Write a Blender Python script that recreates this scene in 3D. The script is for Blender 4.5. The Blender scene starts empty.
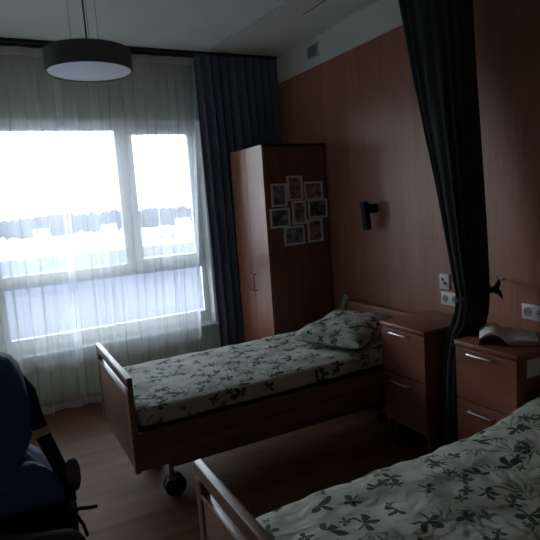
import bpy, bmesh, math, random
from mathutils import Vector, Matrix, noise
R = math.radians
rnd = random.Random(7)
sc = bpy.context.scene
COL = sc.collection

# ------------------------------------------------------------------ helpers
class MB:
    def __init__(s): s.bm = bmesh.new(); s.uv = None
    def box(s, lo, hi, bev=0.0, seg=2, rot=None, piv=None):
        t = bmesh.new()
        bmesh.ops.create_cube(t, size=1)
        c = [(lo[i]+hi[i])/2 for i in range(3)]; d = [max(abs(hi[i]-lo[i]), 1e-4) for i in range(3)]
        for v in t.verts: v.co = Vector((v.co.x*d[0]+c[0], v.co.y*d[1]+c[1], v.co.z*d[2]+c[2]))
        if bev > 0:
            bmesh.ops.bevel(t, geom=t.edges[:], offset=min(bev, min(d)*.49), segments=seg, affect='EDGES', profile=.5)
        if rot is not None:
            p = Vector(piv if piv is not None else c)
            for v in t.verts: v.co = rot @ (v.co-p) + p
        s._merge(t); return s
    def _merge(s, t):
        me = bpy.data.meshes.new('tmp'); t.to_mesh(me); t.free()
        s.bm.from_mesh(me); bpy.data.meshes.remove(me)
    def rings(s, rings, cap=True, closed=True):
        bm = s.bm
        vs = [[bm.verts.new(p) for p in r] for r in rings]
        n = len(rings[0])
        for a, b in zip(vs[:-1], vs[1:]):
            for i in range(n if closed else n-1):
                j = (i+1) % n
                try: bm.faces.new((a[i], a[j], b[j], b[i]))
                except ValueError: pass
        if cap and closed:
            try:
                bm.faces.new(vs[0][::-1]); bm.faces.new(vs[-1])
            except ValueError: pass
        return s
    def tube(s, pts, r, n=10, cap=True, closed=False, sq=None):
        pts = [Vector(p) for p in pts]; rs = r if isinstance(r, (list, tuple)) else [r]*len(pts)
        rings = []; up = None
        for i, p in enumerate(pts):
            d = (pts[min(i+1, len(pts)-1)]-pts[max(i-1, 0)])
            if d.length < 1e-9: d = Vector((0, 0, 1))
            d.normalize()
            if up is None: up = Vector((0, 0, 1)) if abs(d.z) < .9 else Vector((1, 0, 0))
            u = d.cross(up).normalized(); w = u.cross(d).normalized(); up = w
            k = sq if sq else (1, 1)
            rings.append([p+u*math.cos(a)*rs[i]*k[0]+w*math.sin(a)*rs[i]*k[1] for a in [2*math.pi*j/n for j in range(n)]])
        return s.rings(rings, cap)
    def cyl(s, a, b, r, n=16, r2=None):
        return s.tube([a, b], [r, r if r2 is None else r2], n)
    def lathe(s, prof, c=(0, 0, 0), n=40, cap=False):
        rg = [[Vector((c[0]+r*math.cos(2*math.pi*j/n), c[1]+r*math.sin(2*math.pi*j/n), c[2]+z)) for j in range(n)] for r, z in prof]
        return s.rings(rg, cap)
    def sphere(s, c, r, sc_=(1, 1, 1), n=12):
        t = bmesh.new(); bmesh.ops.create_uvsphere(t, u_segments=n, v_segments=max(6, n//2), radius=1)
        for v in t.verts: v.co = Vector((c[0]+v.co.x*r*sc_[0], c[1]+v.co.y*r*sc_[1], c[2]+v.co.z*r*sc_[2]))
        s._merge(t); return s
    def prism(s, poly, axis, a, b):
        # poly: list of 2-tuples in the two other axes, extruded along axis from a to b
        def P(q, t):
            q = list(q); q.insert(axis, t); return Vector(q)
        return s.rings([[P(q, a) for q in poly], [P(q, b) for q in poly]])
    def build(s, name, m, parent=None, smooth=True, angle=40, loc=None, rotz=0):
        bm = s.bm
        bmesh.ops.recalc_face_normals(bm, faces=bm.faces[:])
        me = bpy.data.meshes.new(name); bm.to_mesh(me); bm.free()
        me.materials.append(m)
        if smooth:
            me.shade_smooth()
            try: me.set_sharp_from_angle(angle=R(angle))
            except Exception: pass
        o = bpy.data.objects.new(name, me); COL.objects.link(o)
        if parent is not None: o.parent = parent
        if loc is not None: o.location = loc
        o.rotation_euler.z = rotz
        return o

def tag(o, label=None, cat=None, group=None, kind=None):
    if label: o['label'] = label
    if cat: o['category'] = cat
    if group: o['group'] = group
    if kind: o['kind'] = kind
    return o
def thing(name, label, cat, loc=(0, 0, 0), rotz=0, group=None):
    o = bpy.data.objects.new(name, None); COL.objects.link(o)
    o.location = loc; o.rotation_euler.z = rotz; o.empty_display_size = .05
    return tag(o, label, cat, group)
def struct(o): o['kind'] = 'structure'; return o
def copy_tree(o, parent=None):
    c = o.copy(); COL.objects.link(c); c.parent = parent
    for ch in list(o.children): copy_tree(ch, c)
    return c
def superring(cx, cy, z, a, b, n=32, p=2.6, ph=0):
    out = []
    for i in range(n):
        t = 2*math.pi*i/n
        c, s = math.cos(t), math.sin(t)
        out.append(Vector((cx+a*math.copysign(abs(c)**(2/p), c), cy+b*math.copysign(abs(s)**(2/p), s), z)))
    return out

# ------------------------------------------------------------------ materials
def lin(r, g, b):
    f = lambda c: (c/12.92 if c <= .04045 else ((c+.055)/1.055)**2.4)
    return (f(r/255), f(g/255), f(b/255), 1)
def newmat(name):
    m = bpy.data.materials.new(name); m.use_nodes = True
    nt = m.node_tree; b = nt.nodes['Principled BSDF']
    return m, nt, b
def N(nt, t, **kw):
    n = nt.nodes.new(t)
    for k, v in kw.items(): setattr(n, k, v)
    return n
def L(nt, a, b): nt.links.new(a, b)
def ramp(nt, fac, stops):
    r = N(nt, 'ShaderNodeValToRGB'); e = r.color_ramp.elements
    e[0].position, e[0].color = stops[0]; e[1].position, e[1].color = stops[-1]
    for p, c in stops[1:-1]:
        q = e.new(p); q.color = c
    L(nt, fac, r.inputs[0]); return r
def math_(nt, op, a, b=None, c=None):
    n = N(nt, 'ShaderNodeMath', operation=op)
    for i, v in enumerate((a, b, c)):
        if v is None: continue
        if isinstance(v, (int, float)): n.inputs[i].default_value = v
        else: L(nt, v, n.inputs[i])
    return n.outputs[0]
def plain(name, col, rough=.5, metal=0, spec=.5, nscale=0, namt=.12, bump=0, bscale=200):
    m, nt, b = newmat(name)
    b.inputs['Roughness'].default_value = rough; b.inputs['Metallic'].default_value = metal
    b.inputs['Specular IOR Level'].default_value = spec
    tc = N(nt, 'ShaderNodeTexCoord')
    nz = N(nt, 'ShaderNodeTexNoise'); nz.inputs['Scale'].default_value = nscale or 6; nz.inputs['Detail'].default_value = 4
    L(nt, tc.outputs['Object'], nz.inputs['Vector'])
    c1 = tuple(max(0, x*(1-namt)) for x in col[:3])+(1,); c2 = tuple(min(1, x*(1+namt)) for x in col[:3])+(1,)
    r = ramp(nt, nz.outputs['Fac'], [(.3, c1), (.7, c2)])
    L(nt, r.outputs[0], b.inputs['Base Color'])
    if bump:
        n2 = N(nt, 'ShaderNodeTexNoise'); n2.inputs['Scale'].default_value = bscale; n2.inputs['Detail'].default_value = 3
        L(nt, tc.outputs['Object'], n2.inputs['Vector'])
        bp = N(nt, 'ShaderNodeBump'); bp.inputs['Strength'].default_value = bump; bp.inputs['Distance'].default_value = .002
        L(nt, n2.outputs['Fac'], bp.inputs['Height']); L(nt, bp.outputs[0], b.inputs['Normal'])
    return m
def wood(name, dark, mid, light, axis=2, rough=.35, fine=60, spec=.5, seam=None):
    m, nt, b = newmat(name)
    tc = N(nt, 'ShaderNodeTexCoord')
    mp = N(nt, 'ShaderNodeMapping'); s = [1, 1, 1]; s[axis] = .055
    mp.inputs['Scale'].default_value = s
    L(nt, tc.outputs['Object'], mp.inputs['Vector'])
    n1 = N(nt, 'ShaderNodeTexNoise'); n1.inputs['Scale'].default_value = fine; n1.inputs['Detail'].default_value = 6; n1.inputs['Roughness'].default_value = .6
    n2 = N(nt, 'ShaderNodeTexNoise'); n2.inputs['Scale'].default_value = fine*.12; n2.inputs['Detail'].default_value = 4; n2.inputs['Distortion'].default_value = .6
    L(nt, mp.outputs[0], n1.inputs['Vector']); L(nt, mp.outputs[0], n2.inputs['Vector'])
    f = math_(nt, 'ADD', math_(nt, 'MULTIPLY', n1.outputs['Fac'], .55), math_(nt, 'MULTIPLY', n2.outputs['Fac'], .45))
    r = ramp(nt, f, [(.34, dark), (.5, mid), (.66, light)])
    out = r.outputs[0]
    if seam:
        ax, per, off = seam
        sp = N(nt, 'ShaderNodeSeparateXYZ'); L(nt, tc.outputs['Object'], sp.inputs[0])
        k = math_(nt, 'FRACT', math_(nt, 'DIVIDE', math_(nt, 'ADD', sp.outputs[ax], off), per))
        mk = math_(nt, 'LESS_THAN', k, .004/per)
        mx = N(nt, 'ShaderNodeMix', data_type='RGBA'); mx.inputs[7].default_value = tuple(c*.35 for c in dark[:3])+(1,)
        L(nt, mk, mx.inputs[0]); L(nt, out, mx.inputs[6]); out = mx.outputs[2]
    L(nt, out, b.inputs['Base Color'])
    rr = ramp(nt, n1.outputs['Fac'], [(.3, (rough-.06,)*3+(1,)), (.7, (rough+.08,)*3+(1,))])
    L(nt, rr.outputs[0], b.inputs['Roughness']); b.inputs['Specular IOR Level'].default_value = spec
    bp = N(nt, 'ShaderNodeBump'); bp.inputs['Strength'].default_value = .02; bp.inputs['Distance'].default_value = .0004
    L(nt, n1.outputs['Fac'], bp.inputs['Height']); L(nt, bp.outputs[0], b.inputs['Normal'])
    return m

def fabric_weave(nt, b, scale=900, strength=.15, fold=None):
    tc = N(nt, 'ShaderNodeTexCoord')
    n = N(nt, 'ShaderNodeTexNoise'); n.inputs['Scale'].default_value = scale*.3; n.inputs['Detail'].default_value = 2
    L(nt, tc.outputs['Object'], n.inputs['Vector'])
    h = n.outputs['Fac']
    bp = N(nt, 'ShaderNodeBump'); bp.inputs['Strength'].default_value = strength; bp.inputs['Distance'].default_value = .002
    L(nt, h, bp.inputs['Height'])
    if fold:
        n2 = N(nt, 'ShaderNodeTexNoise'); n2.inputs['Scale'].default_value = fold; n2.inputs['Detail'].default_value = 3; n2.inputs['Distortion'].default_value = 1.2
        L(nt, tc.outputs['Object'], n2.inputs['Vector'])
        b2 = N(nt, 'ShaderNodeBump'); b2.inputs['Strength'].default_value = .55; b2.inputs['Distance'].default_value = .03
        L(nt, n2.outputs['Fac'], b2.inputs['Height']); L(nt, b2.outputs[0], bp.inputs['Normal'])
    L(nt, bp.outputs[0], b.inputs['Normal'])

def floral(name, fold=7):
    """cream cotton printed with dark green leaf sprays"""
    m, nt, b = newmat(name)
    b.inputs['Roughness'].default_value = .85; b.inputs['Specular IOR Level'].default_value = .2
    uv = N(nt, 'ShaderNodeUVMap')
    wn = N(nt, 'ShaderNodeTexNoise', noise_dimensions='2D'); wn.inputs['Scale'].default_value = 16; wn.inputs['Detail'].default_value = 3
    L(nt, uv.outputs[0], wn.inputs['Vector'])
    sub = N(nt, 'ShaderNodeVectorMath', operation='SUBTRACT'); sub.inputs[1].default_value = (.5, .5, .5)
    L(nt, wn.outputs['Color'], sub.inputs[0])
    scl = N(nt, 'ShaderNodeVectorMath', operation='SCALE'); scl.inputs['Scale'].default_value = .035
    L(nt, sub.outputs[0], scl.inputs[0])
    add = N(nt, 'ShaderNodeVectorMath', operation='ADD'); L(nt, uv.outputs[0], add.inputs[0]); L(nt, scl.outputs[0], add.inputs[1])
    def layer(scale, off, petals, size, power, fan=None, keep=1.0):
        sh = N(nt, 'ShaderNodeVectorMath', operation='ADD'); sh.inputs[1].default_value = off
        L(nt, add.outputs[0], sh.inputs[0])
        vo = N(nt, 'ShaderNodeTexVoronoi', voronoi_dimensions='2D'); vo.inputs['Scale'].default_value = scale; vo.inputs['Randomness'].default_value = .8
        L(nt, sh.outputs[0], vo.inputs['Vector'])
        d = N(nt, 'ShaderNodeVectorMath', operation='SUBTRACT'); L(nt, sh.outputs[0], d.inputs[0]); L(nt, vo.outputs['Position'], d.inputs[1])
        s = N(nt, 'ShaderNodeSeparateXYZ'); L(nt, d.outputs[0], s.inputs[0])
        cs = N(nt, 'ShaderNodeSeparateColor'); L(nt, vo.outputs['Color'], cs.inputs[0])
        r = math_(nt, 'SQRT', math_(nt, 'ADD', math_(nt, 'POWER', s.outputs[0], 2.0), math_(nt, 'POWER', s.outputs[1], 2.0)))
        # POWER of negative with exponent 2 is fine in cycles
        th = math_(nt, 'ADD', math_(nt, 'ARCTAN2', s.outputs[1], s.outputs[0]), math_(nt, 'MULTIPLY', cs.outputs[0], 6.283))
        pet = math_(nt, 'POWER', math_(nt, 'ABSOLUTE', math_(nt, 'COSINE', math_(nt, 'MULTIPLY', th, petals/2))), power)
        lim = math_(nt, 'MULTIPLY', pet, math_(nt, 'MULTIPLY', math_(nt, 'ADD', math_(nt, 'MULTIPLY', cs.outputs[2], .5), .7), size))
        mask = math_(nt, 'LESS_THAN', r, lim)
        if fan is not None:
            mask = math_(nt, 'MULTIPLY', mask, math_(nt, 'GREATER_THAN', math_(nt, 'COSINE', th), fan))
        if keep < 1: mask = math_(nt, 'MULTIPLY', mask, math_(nt, 'LESS_THAN', cs.outputs[1], keep))
        return mask
    base = N(nt, 'ShaderNodeTexNoise', noise_dimensions='2D'); base.inputs['Scale'].default_value = 5; base.inputs['Detail'].default_value = 2
    L(nt, uv.outputs[0], base.inputs['Vector'])
    rb = ramp(nt, base.outputs['Fac'], [(.35, (.40, .40, .34, 1)), (.65, (.51, .51, .45, 1))])
    cur = rb.outputs[0]
    def over(mask, col, cur):
        mx = N(nt, 'ShaderNodeMix', data_type='RGBA'); L(nt, mask, mx.inputs[0]); L(nt, cur, mx.inputs[6]); mx.inputs[7].default_value = col
        return mx.outputs[2]
    cur = over(layer(5.2, (3.1, 1.7, 0), 11, .11, 3.0, .1, .5), (.24, .29, .22, 1), cur)
    cur = over(layer(6.0, (7.3, 4.1, 0), 13, .10, 5.0, .35, .55), (.14, .19, .13, 1), cur)
    cur = over(layer(7.2, (1.3, 9.1, 0), 5, .046, .7, -.75, .55), (.045, .085, .055, 1), cur)
    cur = over(layer(6.3, (5.7, 2.9, 0), 5, .052, .8, -.2, .55), (.035, .07, .05, 1), cur)
    cur = over(layer(9.5, (2.2, 6.6, 0), 4, .026, .8, None, .5), (.06, .11, .07, 1), cur)
    L(nt, cur, b.inputs['Base Color'])
    fabric_weave(nt, b, 900, .08, fold)
    return m

def sheer_mat(name, thru, haze=.2):
    m, nt, b = newmat(name); nt.nodes.remove(b)
    out = nt.nodes['Material Output']
    tr = N(nt, 'ShaderNodeBsdfTransparent'); tr.inputs[0].default_value = (1, 1, 1, 1)
    tl = N(nt, 'ShaderNodeBsdfTranslucent'); tl.inputs[0].default_value = (.93, .95, .97, 1)
    df = N(nt, 'ShaderNodeBsdfDiffuse'); df.inputs[0].default_value = (.9, .92, .92, 1)
    a = N(nt, 'ShaderNodeMixShader'); a.inputs[0].default_value = .5
    L(nt, tl.outputs[0], a.inputs[1]); L(nt, df.outputs[0], a.inputs[2])
    rf = N(nt, 'ShaderNodeBsdfRefraction'); rf.inputs['Roughness'].default_value = .9; rf.inputs['IOR'].default_value = 1.5
    a2 = N(nt, 'ShaderNodeMixShader'); a2.inputs[0].default_value = haze
    L(nt, a.outputs[0], a2.inputs[1]); L(nt, rf.outputs[0], a2.inputs[2]); a = a2
    tc = N(nt, 'ShaderNodeTexCoord'); nz = N(nt, 'ShaderNodeTexNoise'); nz.inputs['Scale'].default_value = 3
    mp = N(nt, 'ShaderNodeMapping'); mp.inputs['Scale'].default_value = (8, 8, .3); L(nt, tc.outputs['Object'], mp.inputs[0]); L(nt, mp.outputs[0], nz.inputs['Vector'])
    rr = ramp(nt, nz.outputs['Fac'], [(.3, (1-thru-.05,)*3+(1,)), (.7, (1-thru+.05,)*3+(1,))])
    mx = N(nt, 'ShaderNodeMixShader'); L(nt, rr.outputs[0], mx.inputs[0])
    L(nt, tr.outputs[0], mx.inputs[1]); L(nt, a.outputs[0], mx.inputs[2]); L(nt, mx.outputs[0], out.inputs[0])
    return m
def glass_mat():
    m, nt, b = newmat('window_glass'); nt.nodes.remove(b)
    out = nt.nodes['Material Output']
    tr = N(nt, 'ShaderNodeBsdfTransparent'); tr.inputs[0].default_value = (.93, .95, .95, 1)
    gl = N(nt, 'ShaderNodeBsdfGlossy'); gl.inputs['Roughness'].default_value = .01
    fr = N(nt, 'ShaderNodeFresnel'); fr.inputs[0].default_value = 1.45
    mx = N(nt, 'ShaderNodeMixShader'); L(nt, fr.outputs[0], mx.inputs[0]); L(nt, tr.outputs[0], mx.inputs[1]); L(nt, gl.outputs[0], mx.inputs[2])
    L(nt, mx.outputs[0], out.inputs[0]); return m
def cloth(name, col, fold=None, rough=.9, sheen=0):
    m = plain(name, col, rough, 0, .2, 9, .12)
    nt = m.node_tree; b = nt.nodes['Principled BSDF']
    fabric_weave(nt, b, 900, .25, fold)
    return m
def photo_mat(name, cols, seed):
    m, nt, b = newmat(name)
    tc = N(nt, 'ShaderNodeTexCoord')
    mp = N(nt, 'ShaderNodeMapping'); mp.inputs['Location'].default_value = (seed*1.7, seed*.9, seed*2.3); L(nt, tc.outputs['Object'], mp.inputs[0])
    n = N(nt, 'ShaderNodeTexNoise'); n.inputs['Scale'].default_value = 22; n.inputs['Detail'].default_value = 3; L(nt, mp.outputs[0], n.inputs['Vector'])
    k = len(cols); r = ramp(nt, n.outputs['Fac'], [(.3+.4*i/(k-1), c) for i, c in enumerate(cols)])
    L(nt, r.outputs[0], b.inputs['Base Color']); b.inputs['Roughness'].default_value = .55; b.inputs['Specular IOR Level'].default_value = .25
    return m

M = {}
M['panel'] = wood('panel_wood', (.33, .135, .078, 1), (.42, .176, .102, 1), (.50, .22, .135, 1), 2, .38, 70, .5)
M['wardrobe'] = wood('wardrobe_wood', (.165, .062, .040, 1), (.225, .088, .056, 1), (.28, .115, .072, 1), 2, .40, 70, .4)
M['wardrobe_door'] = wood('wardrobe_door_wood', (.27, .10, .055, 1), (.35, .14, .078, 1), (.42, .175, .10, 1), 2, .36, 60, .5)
M['cab'] = wood('cabinet_wood', (.20, .070, .042, 1), (.26, .094, .057, 1), (.32, .12, .075, 1), 1, .36, 60, .4)
M['bedwood'] = wood('bed_wood', (.145, .080, .052, 1), (.175, .097, .063, 1), (.205, .115, .076, 1), 1, .32, 60, .5)
M['headwood_lit'] = wood('lit_headboard_wood', (.45, .20, .13, 1), (.55, .26, .175, 1), (.63, .31, .21, 1), 1, .36, 60, .4)  # brighter than the bed wood: light caught from the window is in the colour
M['bedrail_shaded'] = wood('shaded_bed_rail_wood', (.11, .062, .04, 1), (.15, .086, .055, 1), (.19, .11, .07, 1), 0, .4, 60, .4)  # darker wood colour stands for shade on boards facing away from the window
M['floral'] = floral('floral_cotton', 7)
M['floral_pillow'] = floral('floral_pillow_cotton', 9)
M['sheer'] = sheer_mat('sheer_voile', .56)
M['hem'] = sheer_mat('sheer_hem', .30)
M['glass'] = glass_mat()
M['navy'] = cloth('navy_curtain', (.16, .20, .28))
M['grey_curtain'] = cloth('charcoal_curtain', (.030, .033, .034))
M['tie'] = cloth('tieback_fabric', (.032, .035, .036))
M['white_pvc'] = plain('white_pvc', (.78, .80, .80), .3, 0, .5, 5, .02)
M['ceiling'] = plain('ceiling_paint', (.84, .85, .80), .9, 0, .2, 2, .05)
M['green_wall'] = plain('pale_green_plaster', (.62, .74, .55), .85, 0, .2, 3, .05)
M['reveal'] = plain('reveal_paint', (.80, .82, .78), .8, 0, .2, 3, .03)
M['white_wall'] = plain('white_plaster', (.82, .82, .76), .85, 0, .2, 3, .04)
M['cream_wall'] = plain('cream_plaster', (.36, .35, .32), .85, 0, .2, 3, .04)
M['dim_wall'] = plain('brown_door_wall', (.26, .20, .16), .8, 0, .2, 3, .05)
M['white_plastic'] = plain('white_plastic', (.72, .73, .74), .4, 0, .5, 5, .02)
M['grey_plastic'] = plain('grey_plastic', (.36, .38, .38), .5, 0, .4, 8, .05)
M['pale_plastic'] = plain('pale_grey_green_plastic', (.50, .54, .50), .5, 0, .4, 8, .05)
M['dark_plastic'] = plain('dark_plastic', (.018, .018, .02), .45, 0, .4, 10, .1)
M['vent_blue'] = plain('vent_louvre_grey', (.38, .42, .46), .5, 0, .4, 8, .05)
M['black_metal'] = plain('black_metal', (.010, .010, .011), .5, 0, .25, 10, .1)
M['grey_metal'] = plain('grey_painted_metal', (.16, .165, .17), .5, .2, .4, 10, .08)
M['chrome'] = plain('brushed_nickel', (.95, .95, .95), .5, 1, .5, 10, .04)
M['bronze'] = plain('red_brown_handle', (.34, .16, .12), .35, .4, .5, 10, .08)
M['lamp_shade'] = plain('anthracite_lamp', (.15, .158, .16), .6, 0, .3, 6, .06)
M['diffuser'] = plain('opal_diffuser', (.84, .90, .96), .45, 0, .4, 5, .01)
M['paper'] = plain('book_paper', (.84, .83, .77), .8, 0, .2, 10, .03)
M['page_edge'] = plain('page_edges', (.48, .38, .24), .85, 0, .2, 60, .1)
M['bookcover'] = plain('book_cover', (.10, .06, .045), .6, 0, .3, 10, .1)
M['blue_fabric'] = cloth('blue_nylon', (.045, .12, .25), 9, .7)
M['navy_strap'] = cloth('strap_fabric', (.018, .028, .06), None, .8)
M['tan'] = plain('tan_webbing', (.55, .46, .34), .8, 0, .2, 40, .1)
M['bag_dark'] = cloth('dark_bag_fabric', (.020, .019, .022), 14, .8)
M['bag_brown'] = cloth('brown_grey_mesh', (.13, .115, .11), 14, .8)
M['chair_back'] = plain('chair_back_plastic', (.022, .024, .028), .32, 0, .6, 10, .1)
M['seat_fabric'] = cloth('chair_fabric', (.020, .022, .028), None, .8)
M['asphalt'] = plain('outside_asphalt', (.05, .05, .062), .9, 0, .2, .2, .15)
M['snow'] = plain('snow', (.85, .87, .90), .8, 0, .2, .05, .02)
M['foliage'] = plain('haze_tinted_foliage', (.026, .030, .046), .9, 0, .1, .4, .3)  # bluish tint puts the distance haze into the leaf colour
M['house'] = plain('far_house_wall', (.72, .70, .68), .8, 0, .2, .5, .05)
M['roof'] = plain('far_roof', (.16, .12, .12), .8, 0, .2, .5, .1)
M['mast'] = plain('mast_metal', (.2, .21, .24), .6, .2, .3, .5, .1)
M['mattress_core'] = M['floral']

def floor_mat():
    m, nt, b = newmat('vinyl_floor')
    tc = N(nt, 'ShaderNodeTexCoord')
    mp = N(nt, 'ShaderNodeMapping'); mp.inputs['Scale'].default_value = (.35, 3, 1); L(nt, tc.outputs['Object'], mp.inputs[0])
    n1 = N(nt, 'ShaderNodeTexNoise'); n1.inputs['Scale'].default_value = 3.5; n1.inputs['Detail'].default_value = 7; n1.inputs['Distortion'].default_value = .5
    L(nt, mp.outputs[0], n1.inputs['Vector'])
    r = ramp(nt, n1.outputs['Fac'], [(.3, (.14, .068, .036, 1)), (.5, (.185, .092, .052, 1)), (.7, (.225, .116, .070, 1))])
    sp = N(nt, 'ShaderNodeSeparateXYZ'); L(nt, tc.outputs['Object'], sp.inputs[0])
    k = math_(nt, 'LESS_THAN', math_(nt, 'ABSOLUTE', math_(nt, 'SUBTRACT', sp.outputs[1], 3.515)), .003)
    mx = N(nt, 'ShaderNodeMix', data_type='RGBA'); L(nt, k, mx.inputs[0]); L(nt, r.outputs[0], mx.inputs[6]); mx.inputs[7].default_value = (.05, .03, .022, 1)
    L(nt, mx.outputs[2], b.inputs['Base Color'])
    b.inputs['Roughness'].default_value = .5; b.inputs['Specular IOR Level'].default_value = .06
    return m
M['floor'] = floor_mat()

# ------------------------------------------------------------------ room shell
XL, YF, YB, H = -4.3, -1.4, 4.74, 2.94
ZP = 2.705
WX0, WX1, WZ0, WZ1 = -2.66, -.725, .50, 2.40
VX0, VX1 = -4.20, -2.78          # unseen second window left of view, added to bring in daylight        # window opening
struct(MB().box((XL-.1, YF-.1, -.12), (.15, YB+.3, 0)).build('floor', M['floor'], smooth=False))
struct(MB().box((XL-.1, YF-.1, H), (.15, YB+.3, H+.12)).build('ceiling', M['ceiling'], smooth=False))
struct(MB().box((.014, YF-.1, 0), (.15, YB+.3, H)).build('wall_right', M['white_wall'], smooth=False))
# wood panelling of the right wall, in broad sheets
pn = MB(); ys = [YF, -.2, 1.02, 2.24, 3.46, YB-.001]
for a, b_ in zip(ys[:-1], ys[1:]): pn.box((0, a+.001, .08), (.013, b_-.001, ZP), .0008, 1)
struct(pn.build('trim_1', M['panel'], smooth=False))
struct(MB().box((-.008, YF, 0), (.013, YB, .08), .003).build('baseboard_right', M['panel'], smooth=False))
struct(MB().box((-.004, YF, ZP), (.013, YB, ZP+.012), .002).build('trim_2', M['white_plastic'], smooth=False))
struct(MB().box((XL-.1, YF, 0), (XL, YB+.3, H)).build('wall_left', M['cream_wall'], smooth=False))
struct(MB().box((XL-.1, YF-.1, 0), (.15, YF, H)).build('wall_front', M['dim_wall'], smooth=False))
wb = MB()
wb.box((XL, YB, 0), (.014, YB+.3, WZ0-.02)); wb.box((XL, YB, WZ1), (.014, YB+.3, H))
wb.box((XL, YB, WZ0-.02), (VX0, YB+.3, WZ1)); wb.box((VX1, YB, WZ0-.02), (WX0, YB+.3, WZ1)); wb.box((WX1, YB, WZ0-.02), (.014, YB+.3, WZ1))
struct(wb.build('wall_back', M['green_wall'], smooth=False))
struct(MB().box((XL, YB-.012, 0), (-.01, YB, .08), .003).build('baseboard_back', M['panel'], smooth=False))
# white strip above the lintel where the ceiling box runs along the window wall
struct(MB().box((XL, YB-.03, 2.655), (-.01, YB, H), .003).build('trim_3', M['white_wall'], smooth=False))

# window
win = struct(thing('window_1', None, None, (0, 0, 0)))
FY0, FY1 = YB+.125, YB+.20
fr = MB()
fr.box((WX0, FY0, 2.345), (WX1, FY1, WZ1+.05), .006); fr.box((WX0, FY0, WZ0-.02), (WX1, FY1, .598), .006)
fr.box((-.765, FY0, .59), (WX1, FY1, 2.35), .006); fr.box((WX0, FY0, .59), (-2.52, FY1, 2.35), .006)
fr.box((-2.53, FY0, 1.045), (-.76, FY1, 1.14), .006)
fr.box((-1.478, FY0, 1.13), (-1.395, FY1, 2.35), .006)
fr.build('window_frame', M['white_pvc'], win)
def sash(mb, x0, x1, z0, z1, w=.055, dy=.018):
    y0, y1 = FY0-dy, FY1-.02
    mb.box((x0, y0, z1-w), (x1, y1, z1), .006); mb.box((x0, y0, z0), (x1, y1, z0+w), .006)
    mb.box((x0, y0, z0+w-.005), (x0+w, y1, z1-w+.005), .006); mb.box((x1-w, y0, z0+w-.005), (x1, y1, z1-w+.005), .006)
mb = MB(); sash(mb, -1.395, -.762, 1.122, 2.358, .058); so = mb.build('sash', M['white_pvc'], win)
MB().box((-1.34, FY0+.02, 1.175), (-.815, FY0+.026, 2.305)).build('pane', M['glass'], so, smooth=False)
for (x0, x1, z0, z1) in ((-2.525, -1.472, 1.135, 2.35), (-2.525, -.760, .592, 1.05)):
    mb = MB(); sash(mb, x0, x1, z0, z1, .014, -.012); mb.build('glazing_bead', M['white_pvc'], win)
    MB().box((x0+.01, FY0+.03, z0+.01), (x1-.01, FY0+.036, z1-.01)).build('pane', M['glass'], win, smooth=False)
MB().box((-1.375, FY0-.05, 1.62), (-1.36, FY0-.035, 1.75), .004).box((-1.382, FY0-.04, 1.715), (-1.352, FY0-.017, 1.75), .003).build('window_handle', M['white_pvc'], win)
MB().box((WX0-.03, YB-.045, WZ0-.028), (WX1+.03, FY0+.005, WZ0-.002), .006).build('window_sill', M['white_pvc'], win)
rv = MB().box((WX1-.006, YB-.002, WZ0-.01), (WX1+.012, FY0+.01, WZ1+.004), .002, 1).box((WX0-.012, YB-.002, WZ0-.01), (WX0+.006, FY0+.01, WZ1+.004), .002, 1).box((WX0-.012, YB-.002, WZ1-.004), (WX1+.012, FY0+.01, WZ1+.012), .002, 1)
rv.build('window_reveal', M['reveal'], win)
added_win2 = struct(thing('added_window_2', None, None, (0, 0, 0)))  # window out of view, added so the room gets more daylight
fr = MB()
fr.box((VX0, FY0, 2.345), (VX1, FY1, WZ1+.05), .006); fr.box((VX0, FY0, WZ0-.02), (VX1, FY1, .598), .006)
fr.box((VX1-.07, FY0, .59), (VX1, FY1, 2.35), .006); fr.box((VX0, FY0, .59), (VX0+.07, FY1, 2.35), .006)
fr.box((VX0+.06, FY0, 1.045), (VX1-.06, FY1, 1.14), .006)
fr.build('window_frame', M['white_pvc'], added_win2)
for (z0, z1) in ((1.135, 2.35), (.592, 1.05)):
    mb = MB(); sash(mb, VX0+.065, VX1-.065, z0, z1, .014, -.012); mb.build('glazing_bead', M['white_pvc'], added_win2)
    MB().box((VX0+.075, FY0+.03, z0+.01), (VX1-.075, FY0+.036, z1-.01)).build('pane', M['glass'], added_win2, smooth=False)
MB().box((VX0-.03, YB-.045, WZ0-.028), (VX1+.03, FY0+.005, WZ0-.002), .006).build('window_sill', M['white_pvc'], added_win2)
MB().box((VX1-.006, YB-.002, WZ0-.01), (VX1+.012, FY0+.01, WZ1+.004), .002, 1).box((VX0-.012, YB-.002, WZ0-.01), (VX0+.006, FY0+.01, WZ1+.004), .002, 1).box((VX0-.012, YB-.002, WZ1-.004), (VX1+.012, FY0+.01, WZ1+.012), .002, 1).build('window_reveal', M['reveal'], added_win2)

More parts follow.
